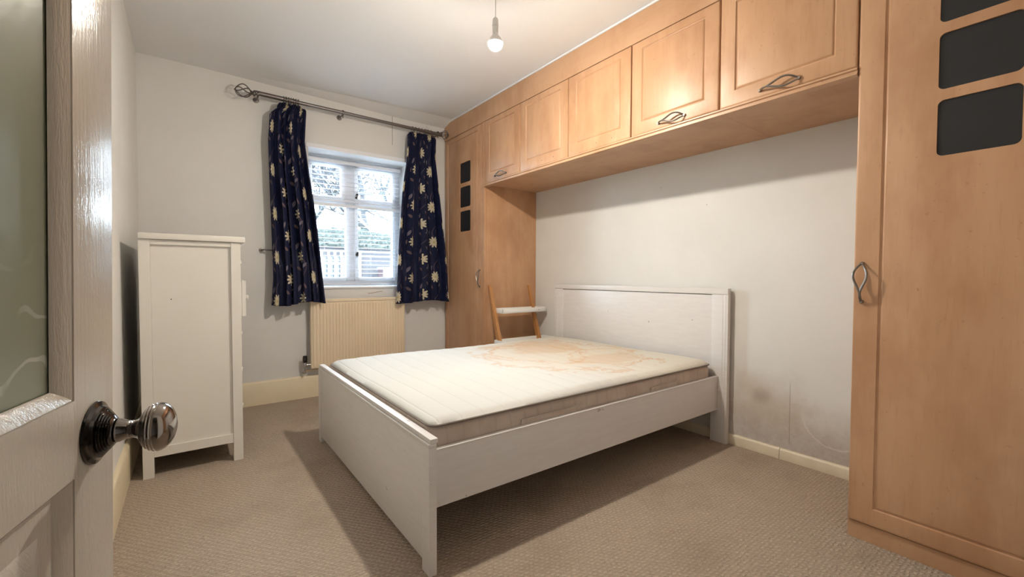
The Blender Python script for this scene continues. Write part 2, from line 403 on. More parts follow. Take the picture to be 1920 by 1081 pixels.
def curtain_mat():
    t = NT('navy_embroidered_curtain', (.012,.016,.06), .62)
    tc = t.n('ShaderNodeTexCoord'); P = t.xyz(tc.outputs['UV']); u, v = P[0], P[1]
    PU, PV = .25, .345
    col = t.math('FLOOR', t.math('DIVIDE', u, PU))
    v2 = t.math('ADD', v, t.math('MULTIPLY', col, PV*.5))
    fx = t.math('MULTIPLY', t.math('SUBTRACT', t.math('FRACT', t.math('DIVIDE', u, PU)), .5), PU)
    fy = t.math('MULTIPLY', t.math('SUBTRACT', t.math('FRACT', t.math('DIVIDE', v2, PV)), .5), PV)
    navy = t.ramp(t.noise(tc.outputs['UV'], 25, 3, .5), [(.3, (.004,.006,.026)), (.7, (.007,.011,.046))])
    c = navy
    # winding stem
    sx = t.math('MULTIPLY', t.math('SINE', t.math('MULTIPLY', v2, 2*pi/PV)), .045)
    d = t.math('ABSOLUTE', t.math('SUBTRACT', fx, t.math('ADD', sx, .03)))
    stem = t.math('SUBTRACT', 1, t.smooth(d, .0015, .003))
    c = t.mix(t.math('MULTIPLY', stem, .75), c, (.16,.11,.12))
    def leaf(cx, cy, L, Wd, rot, colr):
        nonlocal c
        dx = t.math('SUBTRACT', fx, cx); dy = t.math('SUBTRACT', fy, cy)
        a = t.math('DIVIDE', t.math('ADD', t.math('MULTIPLY', dx, cos(rot)), t.math('MULTIPLY', dy, sin(rot))), L)
        b = t.math('DIVIDE', t.math('SUBTRACT', t.math('MULTIPLY', dy, cos(rot)), t.math('MULTIPLY', dx, sin(rot))), Wd)
        r = t.math('ADD', t.math('MULTIPLY', a, a), t.math('ABSOLUTE', b))
        m = t.math('SUBTRACT', 1, t.smooth(r, .9, 1.05))
        vein = t.math('SUBTRACT', 1, t.smooth(t.math('ABSOLUTE', b), .05, .18))
        m = t.math('MULTIPLY', m, t.math('SUBTRACT', 1, t.math('MULTIPLY', vein, .7)))
        c = t.mix(m, c, colr)
    lc = (.17,.15,.19); lb = (.14,.095,.10)
    leaf(-.055, .085, .034, .012, 1.1, lc); leaf(.05, .10, .030, .010, 2.1, lb)
    leaf(.06, -.075, .034, .011, .7, lc); leaf(-.05, -.10, .030, .011, 2.4, lb); leaf(-.075, .0, .026, .009, 1.5, lb)
    # daisy like flower
    r = t.math('SQRT', t.math('ADD', t.math('MULTIPLY', fx, fx), t.math('MULTIPLY', fy, fy)))
    th = t.math('ARCTAN2', fy, fx)
    pet = t.math('ABSOLUTE', t.math('COSINE', t.math('MULTIPLY', th, 5)))
    edge = t.math('ADD', .028, t.math('MULTIPLY', pet, .027))
    fl = t.math('SUBTRACT', 1, t.smooth(t.math('SUBTRACT', r, edge), -.001, .0015))
    shade = t.smooth(t.math('ABSOLUTE', t.math('COSINE', t.math('MULTIPLY', th, 10))), 0, .5)
    fc = t.mix(shade, (.26,.21,.13), (.60,.54,.40))
    fc = t.mix(t.math('SUBTRACT', 1, t.smooth(r, .010, .014)), fc, (.45,.36,.20))
    c = t.mix(fl, c, fc)
    t.base(c); t.b.inputs['Specular IOR Level'].default_value = .25; t.bump(t.noise(tc.outputs['UV'], 300, 2, .5), .1, .001); return t.m
MAT['curtain'] = curtain_mat()

# ------------------------------------------------------------ room shell
m = MB(); m.box(-RW-.1, .1, YB-.12, .34, -.10, 0); floor = structure(m.build('floor', MAT['carpet']))
def ceiling():
    m = MB(); bm = m.bm
    # flat slab, with the plaster sagging into a shallow cove along the window wall
    def row(x, drop):
        return [(x, -.0, RH-drop*1.3), (x, -.02-drop*3.2, RH-drop*.35), (x, -.04-drop*4, RH-.0006)]
    x0, x1 = -RW, .1
    n = 16; rows = []
    for i in range(n+1):
        x = x0+(x1-x0)*i/n; dr = .003+.032*min(1, max(0, (x+2.6)/1.6))
        rows.append([bm.verts.new(p) for p in row(x, dr)])
    for i in range(n):
        for k in range(2): bm.faces.new((rows[i][k], rows[i+1][k], rows[i+1][k+1], rows[i][k+1]))
    f = m; o = f.box(-RW-.1, .1, YB-.12, .34, RH, RH+.1)
    return m.build('ceiling', MAT['ceiling'], smooth=True, angle=40)
structure(ceiling())
# left wall, right wall
structure(MB().box(-RW-.1, -RW, YB-.12, .0, 0, RH).build('wall_left', MAT['wall']))
structure(MB().box(0, .1, YB, 0, 0, RH).build('wall_right', MAT['wall_right']))
# window wall with opening
WX0, WX1, WZ0, WZ1, WT = -1.90, -.985, .942, 2.150, .34
m = MB()
m.box(-RW-.1, WX0, 0, WT, 0, RH); m.box(WX1, .1, 0, WT, 0, RH)
m.box(WX0, WX1, 0, WT, 0, WZ0); m.box(WX0, WX1, 0, WT, WZ1, RH)
structure(m.build('wall_window', MAT['wall_window']))
# back wall with the doorway the camera stands in, hallway behind
DX0, DX1, DZ = -2.99, -2.18, 2.02
m = MB(); m.box(-RW, DX0, YB-.12, YB, 0, RH); m.box(DX1, .1, YB-.12, YB, 0, RH); m.box(DX0, DX1, YB-.12, YB, DZ, RH)
structure(m.build('wall_back', MAT['wall']))
m = MB(); m.box(-3.6, -1.4, -5.6, -5.5, 0, RH); m.box(-3.7, -3.6, -5.6, YB-.12, 0, RH); m.box(-1.4, -1.3, -5.6, YB-.12, 0, RH)
m.box(-3.6, -RW-.1, YB-.13, YB-.12, 0, RH); m.box(-3.7, -1.3, -5.6, YB-.12, RH, RH+.1)
structure(m.build('wall_hallway', MAT['wall']))
structure(MB().box(-3.7, -1.3, -5.6, YB-.12, -.1, 0).build('floor_hallway', MAT['carpet']))
# skirtings
def skirt_prof(h, t): return [(0, 0), (t, 0), (t, h-.012), (t-.006, h-.003), (t*.35, h), (0, h)]
m = MB(); m.prism([(-p[0], p[1]) for p in skirt_prof(.19, .02)], 'x', -RW+.02, -WD-.002)
structure(m.build('baseboard_window', MAT['skirt'], smooth=True))
m = MB(); m.prism([(-RW+p[0], p[1]) for p in skirt_prof(.19, .02)], 'y', YB+.02, -.0)
structure(m.build('baseboard_left', MAT['skirt'], smooth=True))
m = MB(); m.prism([(-p[0], p[1]) for p in skirt_prof(.062, .018)], 'y', -2.98, -.763); m.prism([(-p[0], p[1]) for p in skirt_prof(.062, .018)], 'y', -3.466, -2.983)
structure(m.build('baseboard_right', MAT['skirt_r'], smooth=True))
# pipes/boxing hidden low; sill and head trim
m = MB(); m.box(WX0-.02, WX1+.02, -.012, .0, WZ1-.0, WZ1+.038, .003)
structure(m.build('trim_1', MAT['trim']))
m = MB(); m.box(WX0, WX1, -.014, .26, WZ0-.006, WZ0+.012, .004)
structure(m.build('trim_2', MAT['trim']))

# ------------------------------------------------------------ window
FY = .262
GZ0, GZ1 = .954, 2.13
def frame_rect(m, x0, x1, z0, z1, w, y0, y1, bev=.005):
    m.box(x0, x0+w, y0, y1, z0, z1, bev); m.box(x1-w, x1, y0, y1, z0, z1, bev)
    m.box(x0+w, x1-w, y0, y1, z0, z0+w, bev); m.box(x0+w, x1-w, y0, y1, z1-w, z1, bev)
m = MB(); frame_rect(m, WX0, WX1, GZ0, WZ1, .05, FY, FY+.07)
m.box(WX0+.05, WX1-.05, FY, FY+.07, 1.725, 1.790, .004)
m.box(-1.505, -1.410, FY, FY+.07, GZ0+.05, 1.725, .004)
m.box(-1.545, -1.410, FY, FY+.07, 1.790, WZ1-.05, .004)
win = structure(m.build('window_1', MAT['pvc'], smooth=True))
def sash(x0, x1, z0, z1, handle):
    m = MB(); frame_rect(m, x0, x1, z0, z1, .035, FY-.018, FY+.03)
    s = m.build('sash', MAT['pvc'], win, smooth=True)
    MB().box(x0+.03, x1-.03, FY+.01, FY+.016, z0+.03, z1-.03).build('glass_pane', MAT['glass'], s)
    if handle:
        hx, hz = handle
        m = MB(); m.box(hx-.012, hx+.012, FY-.03, FY-.018, hz-.018, hz+.018, .004); m.box(hx-.008, hx+.008, FY-.052, FY-.032, hz-.016, hz+.030, .004)
        m.box(hx-.005, hx+.005, FY-.035, FY-.03, hz-.014, hz-.002)
        m.build('window_handle', MAT['dark_pane'], s)
sash(WX0+.045, -1.49, GZ0+.045, 1.750, None)
sash(-1.442, WX1-.045, GZ0+.045, 1.750, (-1.424, 1.25))
sash(WX0+.045, -1.53, 1.764, WZ1-.045, None)
sash(-1.442, WX1-.045, 1.764, WZ1-.045, (-1.424, 1.81))

# venetian blinds
def blind(zt, zb, label, y=.205):
    x0, x1 = WX0+.012, WX1-.012
    b = thing('venetian_blind', ((x0+x1)/2, y, zb), label, 'blind', 'venetian blinds in the window')
    MB().box(x0, x1, y-.014, y+.014, zt-.028, zt, .003).build('headrail', MAT['slat'], b)
    MB().box(x0, x1, y-.013, y+.013, zb, zb+.012, .003).build('bottom_rail', MAT['slat'], b)
    n = int((zt-.03-zb-.012)/.0405)
    zs = [zb+.03+i*.0405 for i in range(n)]
    if zt > 2: zs += [zt-.045, zt-.056, zt-.067]
    src = None
    for i, z in enumerate(zs):
        if src is None:
            m = MB(); P = [(-.0125, -.0004), (-.006, .0012), (0, .0018), (.006, .0012), (.0125, -.0004)]
            pts = [(y+a, z+c+.0007-a*.10) for a, c in P] + [(y+a, z+c-.0007-a*.10) for a, c in P[::-1]]
            m.prism(pts, 'x', x0+.004, x1-.004); src = m.build('slat', MAT['slat'], b, smooth=True); z0 = z
        else:
            c = src.copy(); COL.objects.link(c); c.parent = b; c.location = (0, 0, z-z0)
    for cx in (x0+.16, x1-.30, ):
        m = MB(); m.tube([(cx, y-.0145, zb+.006), (cx, y-.0145, zt-.028)], .0007, 5); m.tube([(cx, y+.0145, zb+.006), (cx, y+.0145, zt-.028)], .0007, 5)
        m.build('ladder_cord', MAT['slat'], b)
        MB().box(cx-.006, cx+.006, y-.009, y+.009, zb-.005, zb+.001, .002).build('cord_cap', MAT['plastic'], b)
blind(2.122, 1.742, 'white slatted blind over the upper window panes, ending at the transom')
blind(1.722, .964, 'white slatted blind over the lower window panes, reaching down to the sill')

# ------------------------------------------------------------ curtain rod
RY, RZ = -.12, 2.460
rod = thing('curtain_rod', (-1.5, RY, RZ), 'dark metal curtain rod with cage ball ends above the window', 'curtain rod')
MB().tube([(-2.30, RY, RZ+.008), (-2.02, RY, RZ+.004)], .0175, 20).build('rod_sleeve', MAT['rod'], rod, smooth=True)
MB().tube([(-2.03, RY, RZ+.004), (-.86, RY, RZ-.006)], .0140, 20).build('rod', MAT['rod'], rod, smooth=True)
MB().tube([(-.87, RY, RZ-.006), (-.705, RY, RZ-.008)], .0175, 20).build('rod_sleeve', MAT['rod'], rod, smooth=True)
def finial(xe, sgn):
    m = MB()
    m.lathe([(0,.0175),(.004,.024),(.012,.024),(.016,.015),(.024,.013),(.030,.019),(.034,.012)], (xe, RY, RZ), (sgn,0,0), 20)
    L = .105; x0 = xe+sgn*.030
    for k in range(5):
        pts = []
        for i in range(17):
            t = i/16; a = 2*pi*k/5 + t*1.3; r = .047*sin(pi*t)**.6+.002
            pts.append((x0+sgn*L*t, RY+r*cos(a), RZ+r*sin(a)))
        m.tube(pts, .0044, 6)
    m.lathe([(0,.006),(.004,.007),(.008,.004),(.011,0)], (x0+sgn*(L-.003), RY, RZ), (sgn,0,0), 12)
    return m.build('finial', MAT['rod'], rod, smooth=True)
finial(-2.30, -1)
# right finial sits tight against the wardrobe
def finial_small(xe):
    m = MB(); m.lathe([(0,.0175),(.004,.023),(.009,.023),(.012,.015)], (xe, RY, RZ), (1,0,0), 20)
    for k in range(6):
        pts = []
        for i in range(17):
            t = i/16; a = 2*pi*k/6 + t*1.9; r = .040*sin(pi*t)**.8+.003
            pts.append((xe+.011+.074*t, RY+r*cos(a), RZ+r*sin(a)))
        m.tube(pts, .0034, 6)
    m.build('finial', MAT['rod'], rod, smooth=True)
finial_small(-.705)
for bx in (-2.285, -1.645, -.735):
    m = MB(); m.lathe([(0,.022),(.005,.022),(.007,.008)], (bx, 0, RZ-.01), (0,-1,0), 16)
    m.tube([(bx, -.004, RZ-.01), (bx, -.10, RZ-.018), (bx, RY, RZ-.018)], .0055, 8)
    m.lathe([(0,.021),(.012,.021)], (bx-.006, RY, RZ), (1,0,0), 16)
    m.tube([(bx, RY, RZ-.016), (bx, RY, RZ-.045)], [.0055,.004], 8)
    m.build('bracket', MAT['rod'], rod, smooth=True)

# curtains
def lerp_tab(tab, z):
    if z >= tab[0][0]: return tab[0][1]
    for (z0, a), (z1, b) in zip(tab, tab[1:]):
        if z >= z1: return b+(a-b)*(z-z1)/(z0-z1)
    return tab[-1][1]
def curtain(left, right, ztop, zbot, seed, label, hem, cloth=1.25, u0=0.):
    rnd = random.Random(seed)
    NX, NZ = 260, 110; H = ztop-zbot
    folds = 5.4
    bm = bmesh.new(); uvl = bm.loops.layers.uv.new('UVMap'); g = []
    ph = [rnd.uniform(0, 6.28) for _ in range(6)]
    for j in range(NZ+1):
        v = j/NZ; row = []
        zz = ztop-H*v
        l = lerp_tab(left, zz); r = lerp_tab(right, zz)
        for i in range(NX+1):
            t = i/NX
            tw = t+.018*sin(2*pi*t*2+ph[0])+.012*sin(2*pi*t*3.3+ph[1]+v*1.2)-.018*sin(ph[0])*(1-t)
            tw = min(1, max(0, tw))
            a = .014+.024*min(1, v*2.2)
            fold = sin(2*pi*folds*tw+.6*sin(v*2.5+ph[2])) + .35*sin(2*pi*folds*.47*tw+ph[3]+v*.8)
            tight = max(0, 1-v/.055)
            y = RY+.012 - a*fold*(.85+.15*sin(ph[4]+9*t)) - tight*.006*sin(2*pi*34*t)
            x = l+(r-l)*t + .012*min(1,v*3)*sin(4*pi*folds*tw+1.0)*(t*(1-t)*4)
            z = zz - hem(t, v)*v + (.0 if v > .04 else -.0)
            # heading droops off the rod at both ends
            dz = .0
            if t < .14: dz = ((.14-t)/.14)**2*.035
            if t > .80: dz = ((t-.80)/.20)**1.2*.03
            z -= dz*max(0, 1-v*4)
            y -= .035*v*v; y = min(y, -.035-.085*min(1, v*1.25)**3)
            row.append((bm.verts.new((x, y, z)), (u0+t*cloth, zz)))
        g.append(row)
    for j in range(NZ):
        for i in range(NX):
            q = [g[j][i], g[j+1][i], g[j+1][i+1], g[j][i+1]]
            f = bm.faces.new([a[0] for a in q])
            for lp, a in zip(f.loops, q): lp[uvl].uv = a[1]
    bmesh.ops.recalc_face_normals(bm, faces=list(bm.faces))
    root = thing('curtain', ((left[0][1]+right[0][1])/2, RY, zbot), label, 'curtain', 'curtains at the window')
    me = bpy.data.meshes.new('drape'); loc = WLOC[root.name]
    bmesh.ops.translate(bm, verts=list(bm.verts), vec=-loc); bm.to_mesh(me); bm.free(); me.materials.append(MAT['curtain']); me.shade_smooth()
    o = bpy.data.objects.new('drape', me); COL.objects.link(o); o.parent = root
    sd = o.modifiers.new('thickness', 'SOLIDIFY'); sd.thickness = .002; sd.offset = 0
    xa, xb = left[0][1]+.045, right[0][1]-.06
    src = None
    dz_ = .006 if xa < -1.5 else -.007
    for k in range(7):
        xk = xa+(xb-xa)*k/6
        if src is None:
            pts = [(xk, RY+.0245*cos(a), RZ+dz_-.0044+.0245*sin(a)) for a in [2*pi*i/24 for i in range(25)]]
            m = MB(); m.tube(pts, .0026, 6, False)
            m.tube([(xk, RY, RZ+dz_-.0285), (xk, RY, RZ-.040)], .0015, 6)
            src = m.build('curtain_ring', MAT['rod'], root, smooth=True); x00 = xk
        else:
            c = src.copy(); COL.objects.link(c); c.parent = root; c.location = (xk-x00, 0, 0)
    return root
Lc_left = [(2.41,-2.150),(2.36,-2.205),(2.13,-2.217),(1.88,-2.213),(1.37,-2.20),(1.035,-2.196),(.81,-2.212)]
Lc_right = [(2.41,-1.938),(2.157,-1.952),(1.90,-1.925),(1.572,-1.881),(1.125,-1.844),(.81,-1.815)]
curtain(Lc_left, Lc_right, 2.440, .825, 3, 'navy floral curtain left of the window, hanging beside the white chest', lambda t, v: .012*sin(7*t)+.012*(1-t), 1.0, .04)
Rc_left = [(2.40,-1.048),(2.147,-1.060),(1.89,-1.104),(1.386,-1.149),(.80,-1.183)]
Rc_right = [(2.40,-.753),(2.195,-.757),(1.675,-.699),(1.25,-.658),(.78,-.640)]
curtain(Rc_left, Rc_right, 2.428, .80, 8, 'navy floral curtain right of the window, hanging beside the beech wardrobe', lambda t, v: .012*sin(6*t+1), 1.0, .11)

# tieback hook
m = MB(); m.lathe([(0,.016),(.004,.016),(.006,.007)], (-2.262, 0, 1.258), (0,-1,0), 16)
m.tube([(-2.262,-.003,1.258),(-2.262,-.035,1.258),(-2.255,-.048,1.258),(-2.215,-.05,1.257),(-2.17,-.05,1.255)], .0065, 8)
o = m.build('tieback_hook', MAT['rod'], smooth=True); tag(rebase(o, (-2.262, 0, 1.258)), 'small metal tieback hook on the wall left of the left curtain', 'hook')

# ------------------------------------------------------------ radiator
RX0, RX1, RZ0, RZ1 = -1.915, -1.078, .262, .838
rad = thing('radiator', ((RX0+RX1)/2, -.07, RZ0), 'cream ribbed panel radiator under the window', 'radiator')
m = MB()
pts = [(RX0, -.055)]; n = 30; pw = (RX1-RX0-.03)/n
for i in range(n):
    x = RX0+.015+i*pw; pts += [(x, -.098), (x+pw*.18, -.104), (x+pw*.72, -.104), (x+pw*.9, -.098)]
pts += [(RX1-.012, -.098), (RX1, -.092), (RX1, -.055)]
pts[1:1] = [(RX0, -.092), (RX0+.012, -.098)]
m.prism(pts, 'z', RZ0+.015, RZ1-.03)
m.box(RX0, RX1, -.100, -.055, RZ0, RZ0+.025, .004); m.box(RX0, RX1, -.100, -.055, RZ1-.035, RZ1-.012, .004)
m.build('panel', MAT['rad'], rad)
m = MB(); m.box(RX0-.003, RX1+.003, -.106, -.050, RZ1-.012, RZ1+.012, .004); m.build('top_cover', MAT['rad'], rad)
for bx in (RX0+.15, RX1-.15):
    MB().box(bx-.02, bx+.02, -.056, -.0005, RZ0+.1, RZ1-.1, .002).build('wall_bracket', MAT['rad'], rad)
vx, vy = RX0-.045, -.075
m = MB(); m.tube([(RX0+.004, vy, .295), (vx, vy, .295)], .009, 12); m.lathe([(0,.011),(.02,.013),(.035,.013),(.05,.011)], (vx, vy, .265), (0,0,1), 16)
m.tube([(vx, vy, .27), (vx, vy, .238), (vx, vy+.012, .222), (vx, -.001, .218)], .0075, 10)
vl = m.build('valve', MAT['chrome'], rad, smooth=True)
m = MB(); m.lathe([(0,.014),(.005,.019),(.012,.0185),(.014,.0165),(.02,.0165),(.022,.019),(.055,.017),(.060,.012),(.061,0)], (vx, vy, .315), (0,0,1), 20)
m.build('thermostat_cap', MAT['knob_dark'], vl, smooth=True)
m = MB(); m.tube([(vx+.02, -.016, .235), (RX1+.03, -.016, .235)], .0075, 10); m.tube([(RX1+.03, -.016, .235), (RX1+.03, -.045, .29), (RX1-.002, -.07, .29)], .0075, 10)
m.build('pipe', MAT['rad'], rad, smooth=True)

# ------------------------------------------------------------ fitted furniture
def panel_door(y0, y1, z0, z1, gx=.072, gz0=.072, gz1=.045, t=.02, X=-WD):
    """routed door facing -x: nested loops give rounded edge, routed groove and flat field"""
    bm = bmesh.new()
    prof = [((0,0,0), 0), ((0,0,0), t-.005), ((.003,)*3, t-.0015), ((.009,)*3, t),
            ((gx, gz0, gz1), t), ((gx+.003, gz0+.003, gz1+.003), t-.005), ((gx+.008, gz0+.008, gz1+.008), t-.006), ((gx+.013, gz0+.013, gz1+.013), t-.001), ((gx+.017, gz0+.017, gz1+.017), t)]
    loops = []
    for (iy, ib, it), d in prof:
        x = X+t-d
        loops.append([bm.verts.new((x, a, b)) for a, b in ((y0+iy, z0+ib), (y1-iy, z0+ib), (y1-iy, z1-it), (y0+iy, z1-it))])
    for A, B in zip(loops, loops[1:]):
        for k in range(4): bm.faces.new((A[k], A[(k+1) % 4], B[(k+1) % 4], B[k]))
    bm.faces.new(loops[0][::-1]); bm.faces.new(loops[-1])
    return bm
def rrect(y0, y1, z0, z1, r, seg=6):
    P = []
    for cy, cz, a0 in ((y1-r, z0+r, -pi/2), (y1-r, z1-r, 0), (y0+r, z1-r, pi/2), (y0+r, z0+r, pi)):
        for i in range(seg+1):
            a = a0+pi/2*i/seg; P.append((cy+r*cos(a), cz+r*sin(a)))
    return P
def arc_handle(c, L, vertical, out=.028, h=.024):
    """two bowed bars crossing like a leaf, standing off the door; c = point on the door face"""
    m = MB(); c = Vector(c)
    for s in (1, -1):
        pts = []
        for i in range(21):
            t = i/20; e = t-.5
            w = s*(h*cos(pi*e)*.62 + h*.9*sin(2*pi*e)*.45)
            o = out*(1-(2*e)**4)+.002
            along = e*L
            p = (c.x-o, c.y+w, c.z+along) if vertical else (c.x-o, c.y-along, c.z+w)
            pts.append(p)
        m.tube(pts, [.0036+.0012*cos(pi*(i/20-.5)) for i in range(21)], 8)
    for e in (-.5, .5):
        p = c+Vector((0, 0, e*L*.97)) if vertical else c+Vector((0, -e*L*.97, 0))
        m.lathe([(0,.008),(.004,.0075),(.012,.006)], (p.x+.001, p.y, p.z), (-1,0,0), 12)
    return m
FZ0, FZ1 = 1.864, 2.428
# overhead cabinets
yb = [-.7625, -1.279, -1.826, -2.364, -2.9045, -3.4665]
labs = ['beech overhead cabinet next to the far wardrobe, with a bow handle, furthest from the camera',
        'beech overhead cabinet without a handle, second along from the far wardrobe',
        'beech overhead cabinet without a handle, above the middle of the bed',
        'beech overhead cabinet with a bow handle, second from the near wardrobe',
        'largest-looking beech overhead cabinet with a bow handle, directly beside the near wardrobe']
for i in range(5):
    ya, yc_ = yb[i], yb[i+1]
    cab = thing('overhead_cabinet', (0, (ya+yc_)/2, FZ0), labs[i], 'cabinet', 'overhead cabinets above the bed')
    m = MB()
    m.box(-.583, -.001, ya-.0005, ya-.016, FZ0+.0005, FZ1); m.box(-.583, -.001, yc_+.0005, yc_+.016, FZ0+.0005, FZ1)
    m.box(-.583, -.001, ya-.016, yc_+.016, FZ0+.0005, FZ0+.018); m.box(-.583, -.001, ya-.016, yc_+.016, FZ1-.016, FZ1)
    m.box(-.01, -.001, ya-.016, yc_+.016, FZ0+.018, FZ1-.016)
    m.build('body', MAT['wood_h'], cab)
    bm = panel_door(yc_+.0035, ya-.0035, 1.8825, 2.424)
    m = MB(); m.bm.free(); m.bm = bm; d = m.build('door', MAT['wood'], cab, smooth=True, angle=50)
    hy = {0: -1.012, 3: -2.638, 4: -3.18}.get(i)
    if hy is not None:
        arc_handle((-WD, hy, 1.912), .165, False).build('handle', MAT['pewter'], d, smooth=True)['label'] = 'pewter leaf-shaped bow handle'
    else:
        m = MB(); yc2 = (ya+yc_)/2-.06
        for dy in (-.064, .064): MB().lathe([(0,.003),(.0006,.003)], (-WD, yc2+dy, 1.917), (-1,0,0), 8).build('screw_hole', MAT['dark_pane'], d)
# light pelmet below the doors
m = MB(); m.prism([(-.570,1.8635),(-.570,1.850),(-.600,1.848),(-.612,1.852),(-.612,1.858),(-.606,1.861),(-.606,1.868),(-.613,1.872),(-.613,1.879),(-.605,1.8815),(-.585,1.8815),(-.585,1.8635)], 'y', -3.466, -.763)
o = m.build('pelmet_moulding', MAT['wood_h'], smooth=True, angle=30); tag(rebase(o, (-.59, -2.1, 1.85)), 'long beech pelmet moulding under the overhead cabinet doors', 'moulding')
# fascia to the ceiling
fas = thing('fascia_board', (-.59, -2.0, FZ1), 'long beech fascia board between the cabinet doors and the ceiling', 'fascia')
MB().box(-.600, -.570, YB+.002, -.002, FZ1+.001, RH-.004, .001).build('board', MAT['wood_h'], fas)
MB().box(-.610, -.6005, YB+.002, -.06, RH-.016, RH-.004, .002).build('white_bead', MAT['trim'], fas)['label'] = 'thin white bead at the ceiling'

PANES = [(1.48,1.675),(1.712,1.907),(1.944,2.139)]
def wardrobe(ynear, yfar, door_y0, door_y1, pane_y, handle_y, label, groove):
    w = thing('fitted_wardrobe', (-.3, (ynear+yfar)/2, 0), label, 'wardrobe', 'beech fitted wardrobes')
    m = MB()
    m.box(-.583, -.0195, ynear, ynear+.018, 0.0, FZ1); m.box(-.583, -.0195, yfar-.018, yfar, 0.0, FZ1)
    m.box(-.583, -.001, ynear+.018, yfar-.018, .07, .09); m.box(-.583, -.001, ynear+.018, yfar-.018, FZ1-.02, FZ1)
    m.box(-.02, -.001, ynear, yfar, .0635, FZ1)
    m.build('body', MAT['wood'], w)
    MB().box(-.594, -.5835, ynear, yfar, .0, .068, .001).build('plinth', MAT['wood_h'], w)
    bm = panel_door(door_y0, door_y1, .072, 2.424, gx=groove, gz0=.068, gz1=.045)
    m = MB(); m.bm.free(); m.bm = bm
    loc = WLOC[w.name]
    d = m.build('door', MAT['wood'], w, smooth=True, angle=50)
    cm = MB()
    for z0, z1 in PANES: cm.prism(rrect(pane_y[0], pane_y[1], z0, z1, .018), 'x', -.62, -.57)
    bmesh.ops.recalc_face_normals(cm.bm, faces=list(cm.bm.faces)); bmesh.ops.translate(cm.bm, verts=list(cm.bm.verts), vec=-loc)
    cme = bpy.data.meshes.new('cut'); cm.bm.to_mesh(cme); cm.bm.free(); co = bpy.data.objects.new('cut', cme); COL.objects.link(co); co.location = loc
    bo = d.modifiers.new('cut', 'BOOLEAN'); bo.object = co; bo.operation = 'DIFFERENCE'; bo.solver = 'EXACT'
    bpy.context.view_layer.update()
    dg = bpy.context.evaluated_depsgraph_get(); ne = bpy.data.meshes.new_from_object(d.evaluated_get(dg)); d.modifiers.clear(); d.data = ne
    bpy.data.objects.remove(co); d.data.set_sharp_from_angle(angle=radians(40))
    for z0, z1 in PANES:
        m = MB(); m.prism(rrect(pane_y[0]+.0004, pane_y[1]-.0004, z0+.0004, z1-.0004, .018), 'x', -.597, -.590)
        m.build('glass_panel', MAT['dark_pane'], d)['label'] = 'dark square glass panel'
    arc_handle((-WD, handle_y, 1.03), .155, True).build('handle', MAT['pewter'], d, smooth=True)['label'] = 'pewter leaf-shaped bow handle'
    return w
wf = wardrobe(-.7606, -.002, -.717, -.016, (-.523, -.323), -.690, 'beech fitted wardrobe in the far corner, beside the window and right curtain', .065)
MB().box(-WD, -.5835, -.7606, -.7195, .072, 2.424, .002).build('filler_strip', MAT['wood'], wf)
wardrobe(-4.095, -3.468, -4.093, -3.470, (-3.898, -3.700), -3.497, 'beech fitted wardrobe nearest the camera at the right edge', .078)

# ------------------------------------------------------------ bed
bed = thing('bed_frame', (-1.05, -1.89, 0), 'white wood-effect double bed frame on the beige carpet', 'bed')
FBX, Y0, Y1 = -2.08, -2.687, -1.099
m = MB()
m.box(FBX, FBX+.022, Y0+.045, Y1-.045, .035, .455, .001)
m.box(FBX-.004, FBX+.026, Y0, Y0+.058, 0, .455, .0015); m.box(FBX-.004, FBX+.026, Y1-.058, Y1, 0, .455, .0015)
m.box(FBX-.004, FBX+.026, Y0, Y1, .455, .468, .002); m.box(FBX+.002, FBX+.032, Y0, Y1, .468, .485, .004)
m.build('footboard', MAT['bed'], bed, smooth=True, angle=30)
m = MB(); HZ = .978
m.box(-.050, -.024, -2.60, -1.19, .22, .935, .001)
m.box(-.054, -.022, -2.690, -2.585, 0, .940, .002); m.box(-.054, -.022, -1.205, -1.100, 0, .940, .002)
m.box(-.058, -.0205, -2.690, -1.100, .940, HZ, .003)
for y in (-2.655, -2.672, -1.122, -1.138): m.box(-.0555, -.05, y-.003, y+.003, .03, .935, .001)
m.build('headboard', MAT['bed'], bed, smooth=True, angle=30)
for y, s in ((-2.632, 1), (-1.154, -1)):
    m = MB(); m.box(-2.0535, -.0545, y, y+s*.02, .206, .414, .002); m.box(-2.0535, -.0545, y-.002*s, y+s*.022, .414, .4215, .002)
    m.build('side_rail', MAT['bed'], bed, smooth=True, angle=30)
MB().box(-2.0535, -.0545, -1.91, -1.87, .20, .262, .002).build('centre_beam', MAT['bed'], bed)
for k in range(14):
    x = -2.0+k*.145
    MB().box(x, x+.07, -2.6115, -1.1745, .2625, .276, .002).build('slat', MAT['bed'], bed)

mx = thing('mattress', (-1.06, -1.89, .277), 'thin white and beige double mattress with brown stains, on the white bed', 'mattress')
def rbox(x0, x1, y0, y1, z0, z1, r, rz, segs=8, inset=.0, nx=1):
    bm = bmesh.new(); loops = []
    pts0 = rrect(0, 1, 0, 1, .1)  # dummy for count
    levels = [(z0, rz), (z0+rz*.3, rz*.3), (z0+rz, 0), ((z0+z1)/2, -.004), (z1-rz, 0), (z1-rz*.3, rz*.3), (z1, rz)]
    for z, ins in levels:
        P = rrect(x0+ins, x1-ins, y0+ins, y1-ins, max(.005, r-ins), segs)
        loops.append([bm.verts.new((p[0], p[1], z)) for p in P])
    n = len(loops[0])
    for A, B in zip(loops, loops[1:]):
        for k in range(n): bm.faces.new((A[k], A[(k+1) % n], B[(k+1) % n], B[k]))
    bm.faces.new(loops[0][::-1]); bm.faces.new(loops[-1]); return bm
MX0, MX1, MY0, MY1 = -2.042, -.085, -2.604, -1.180
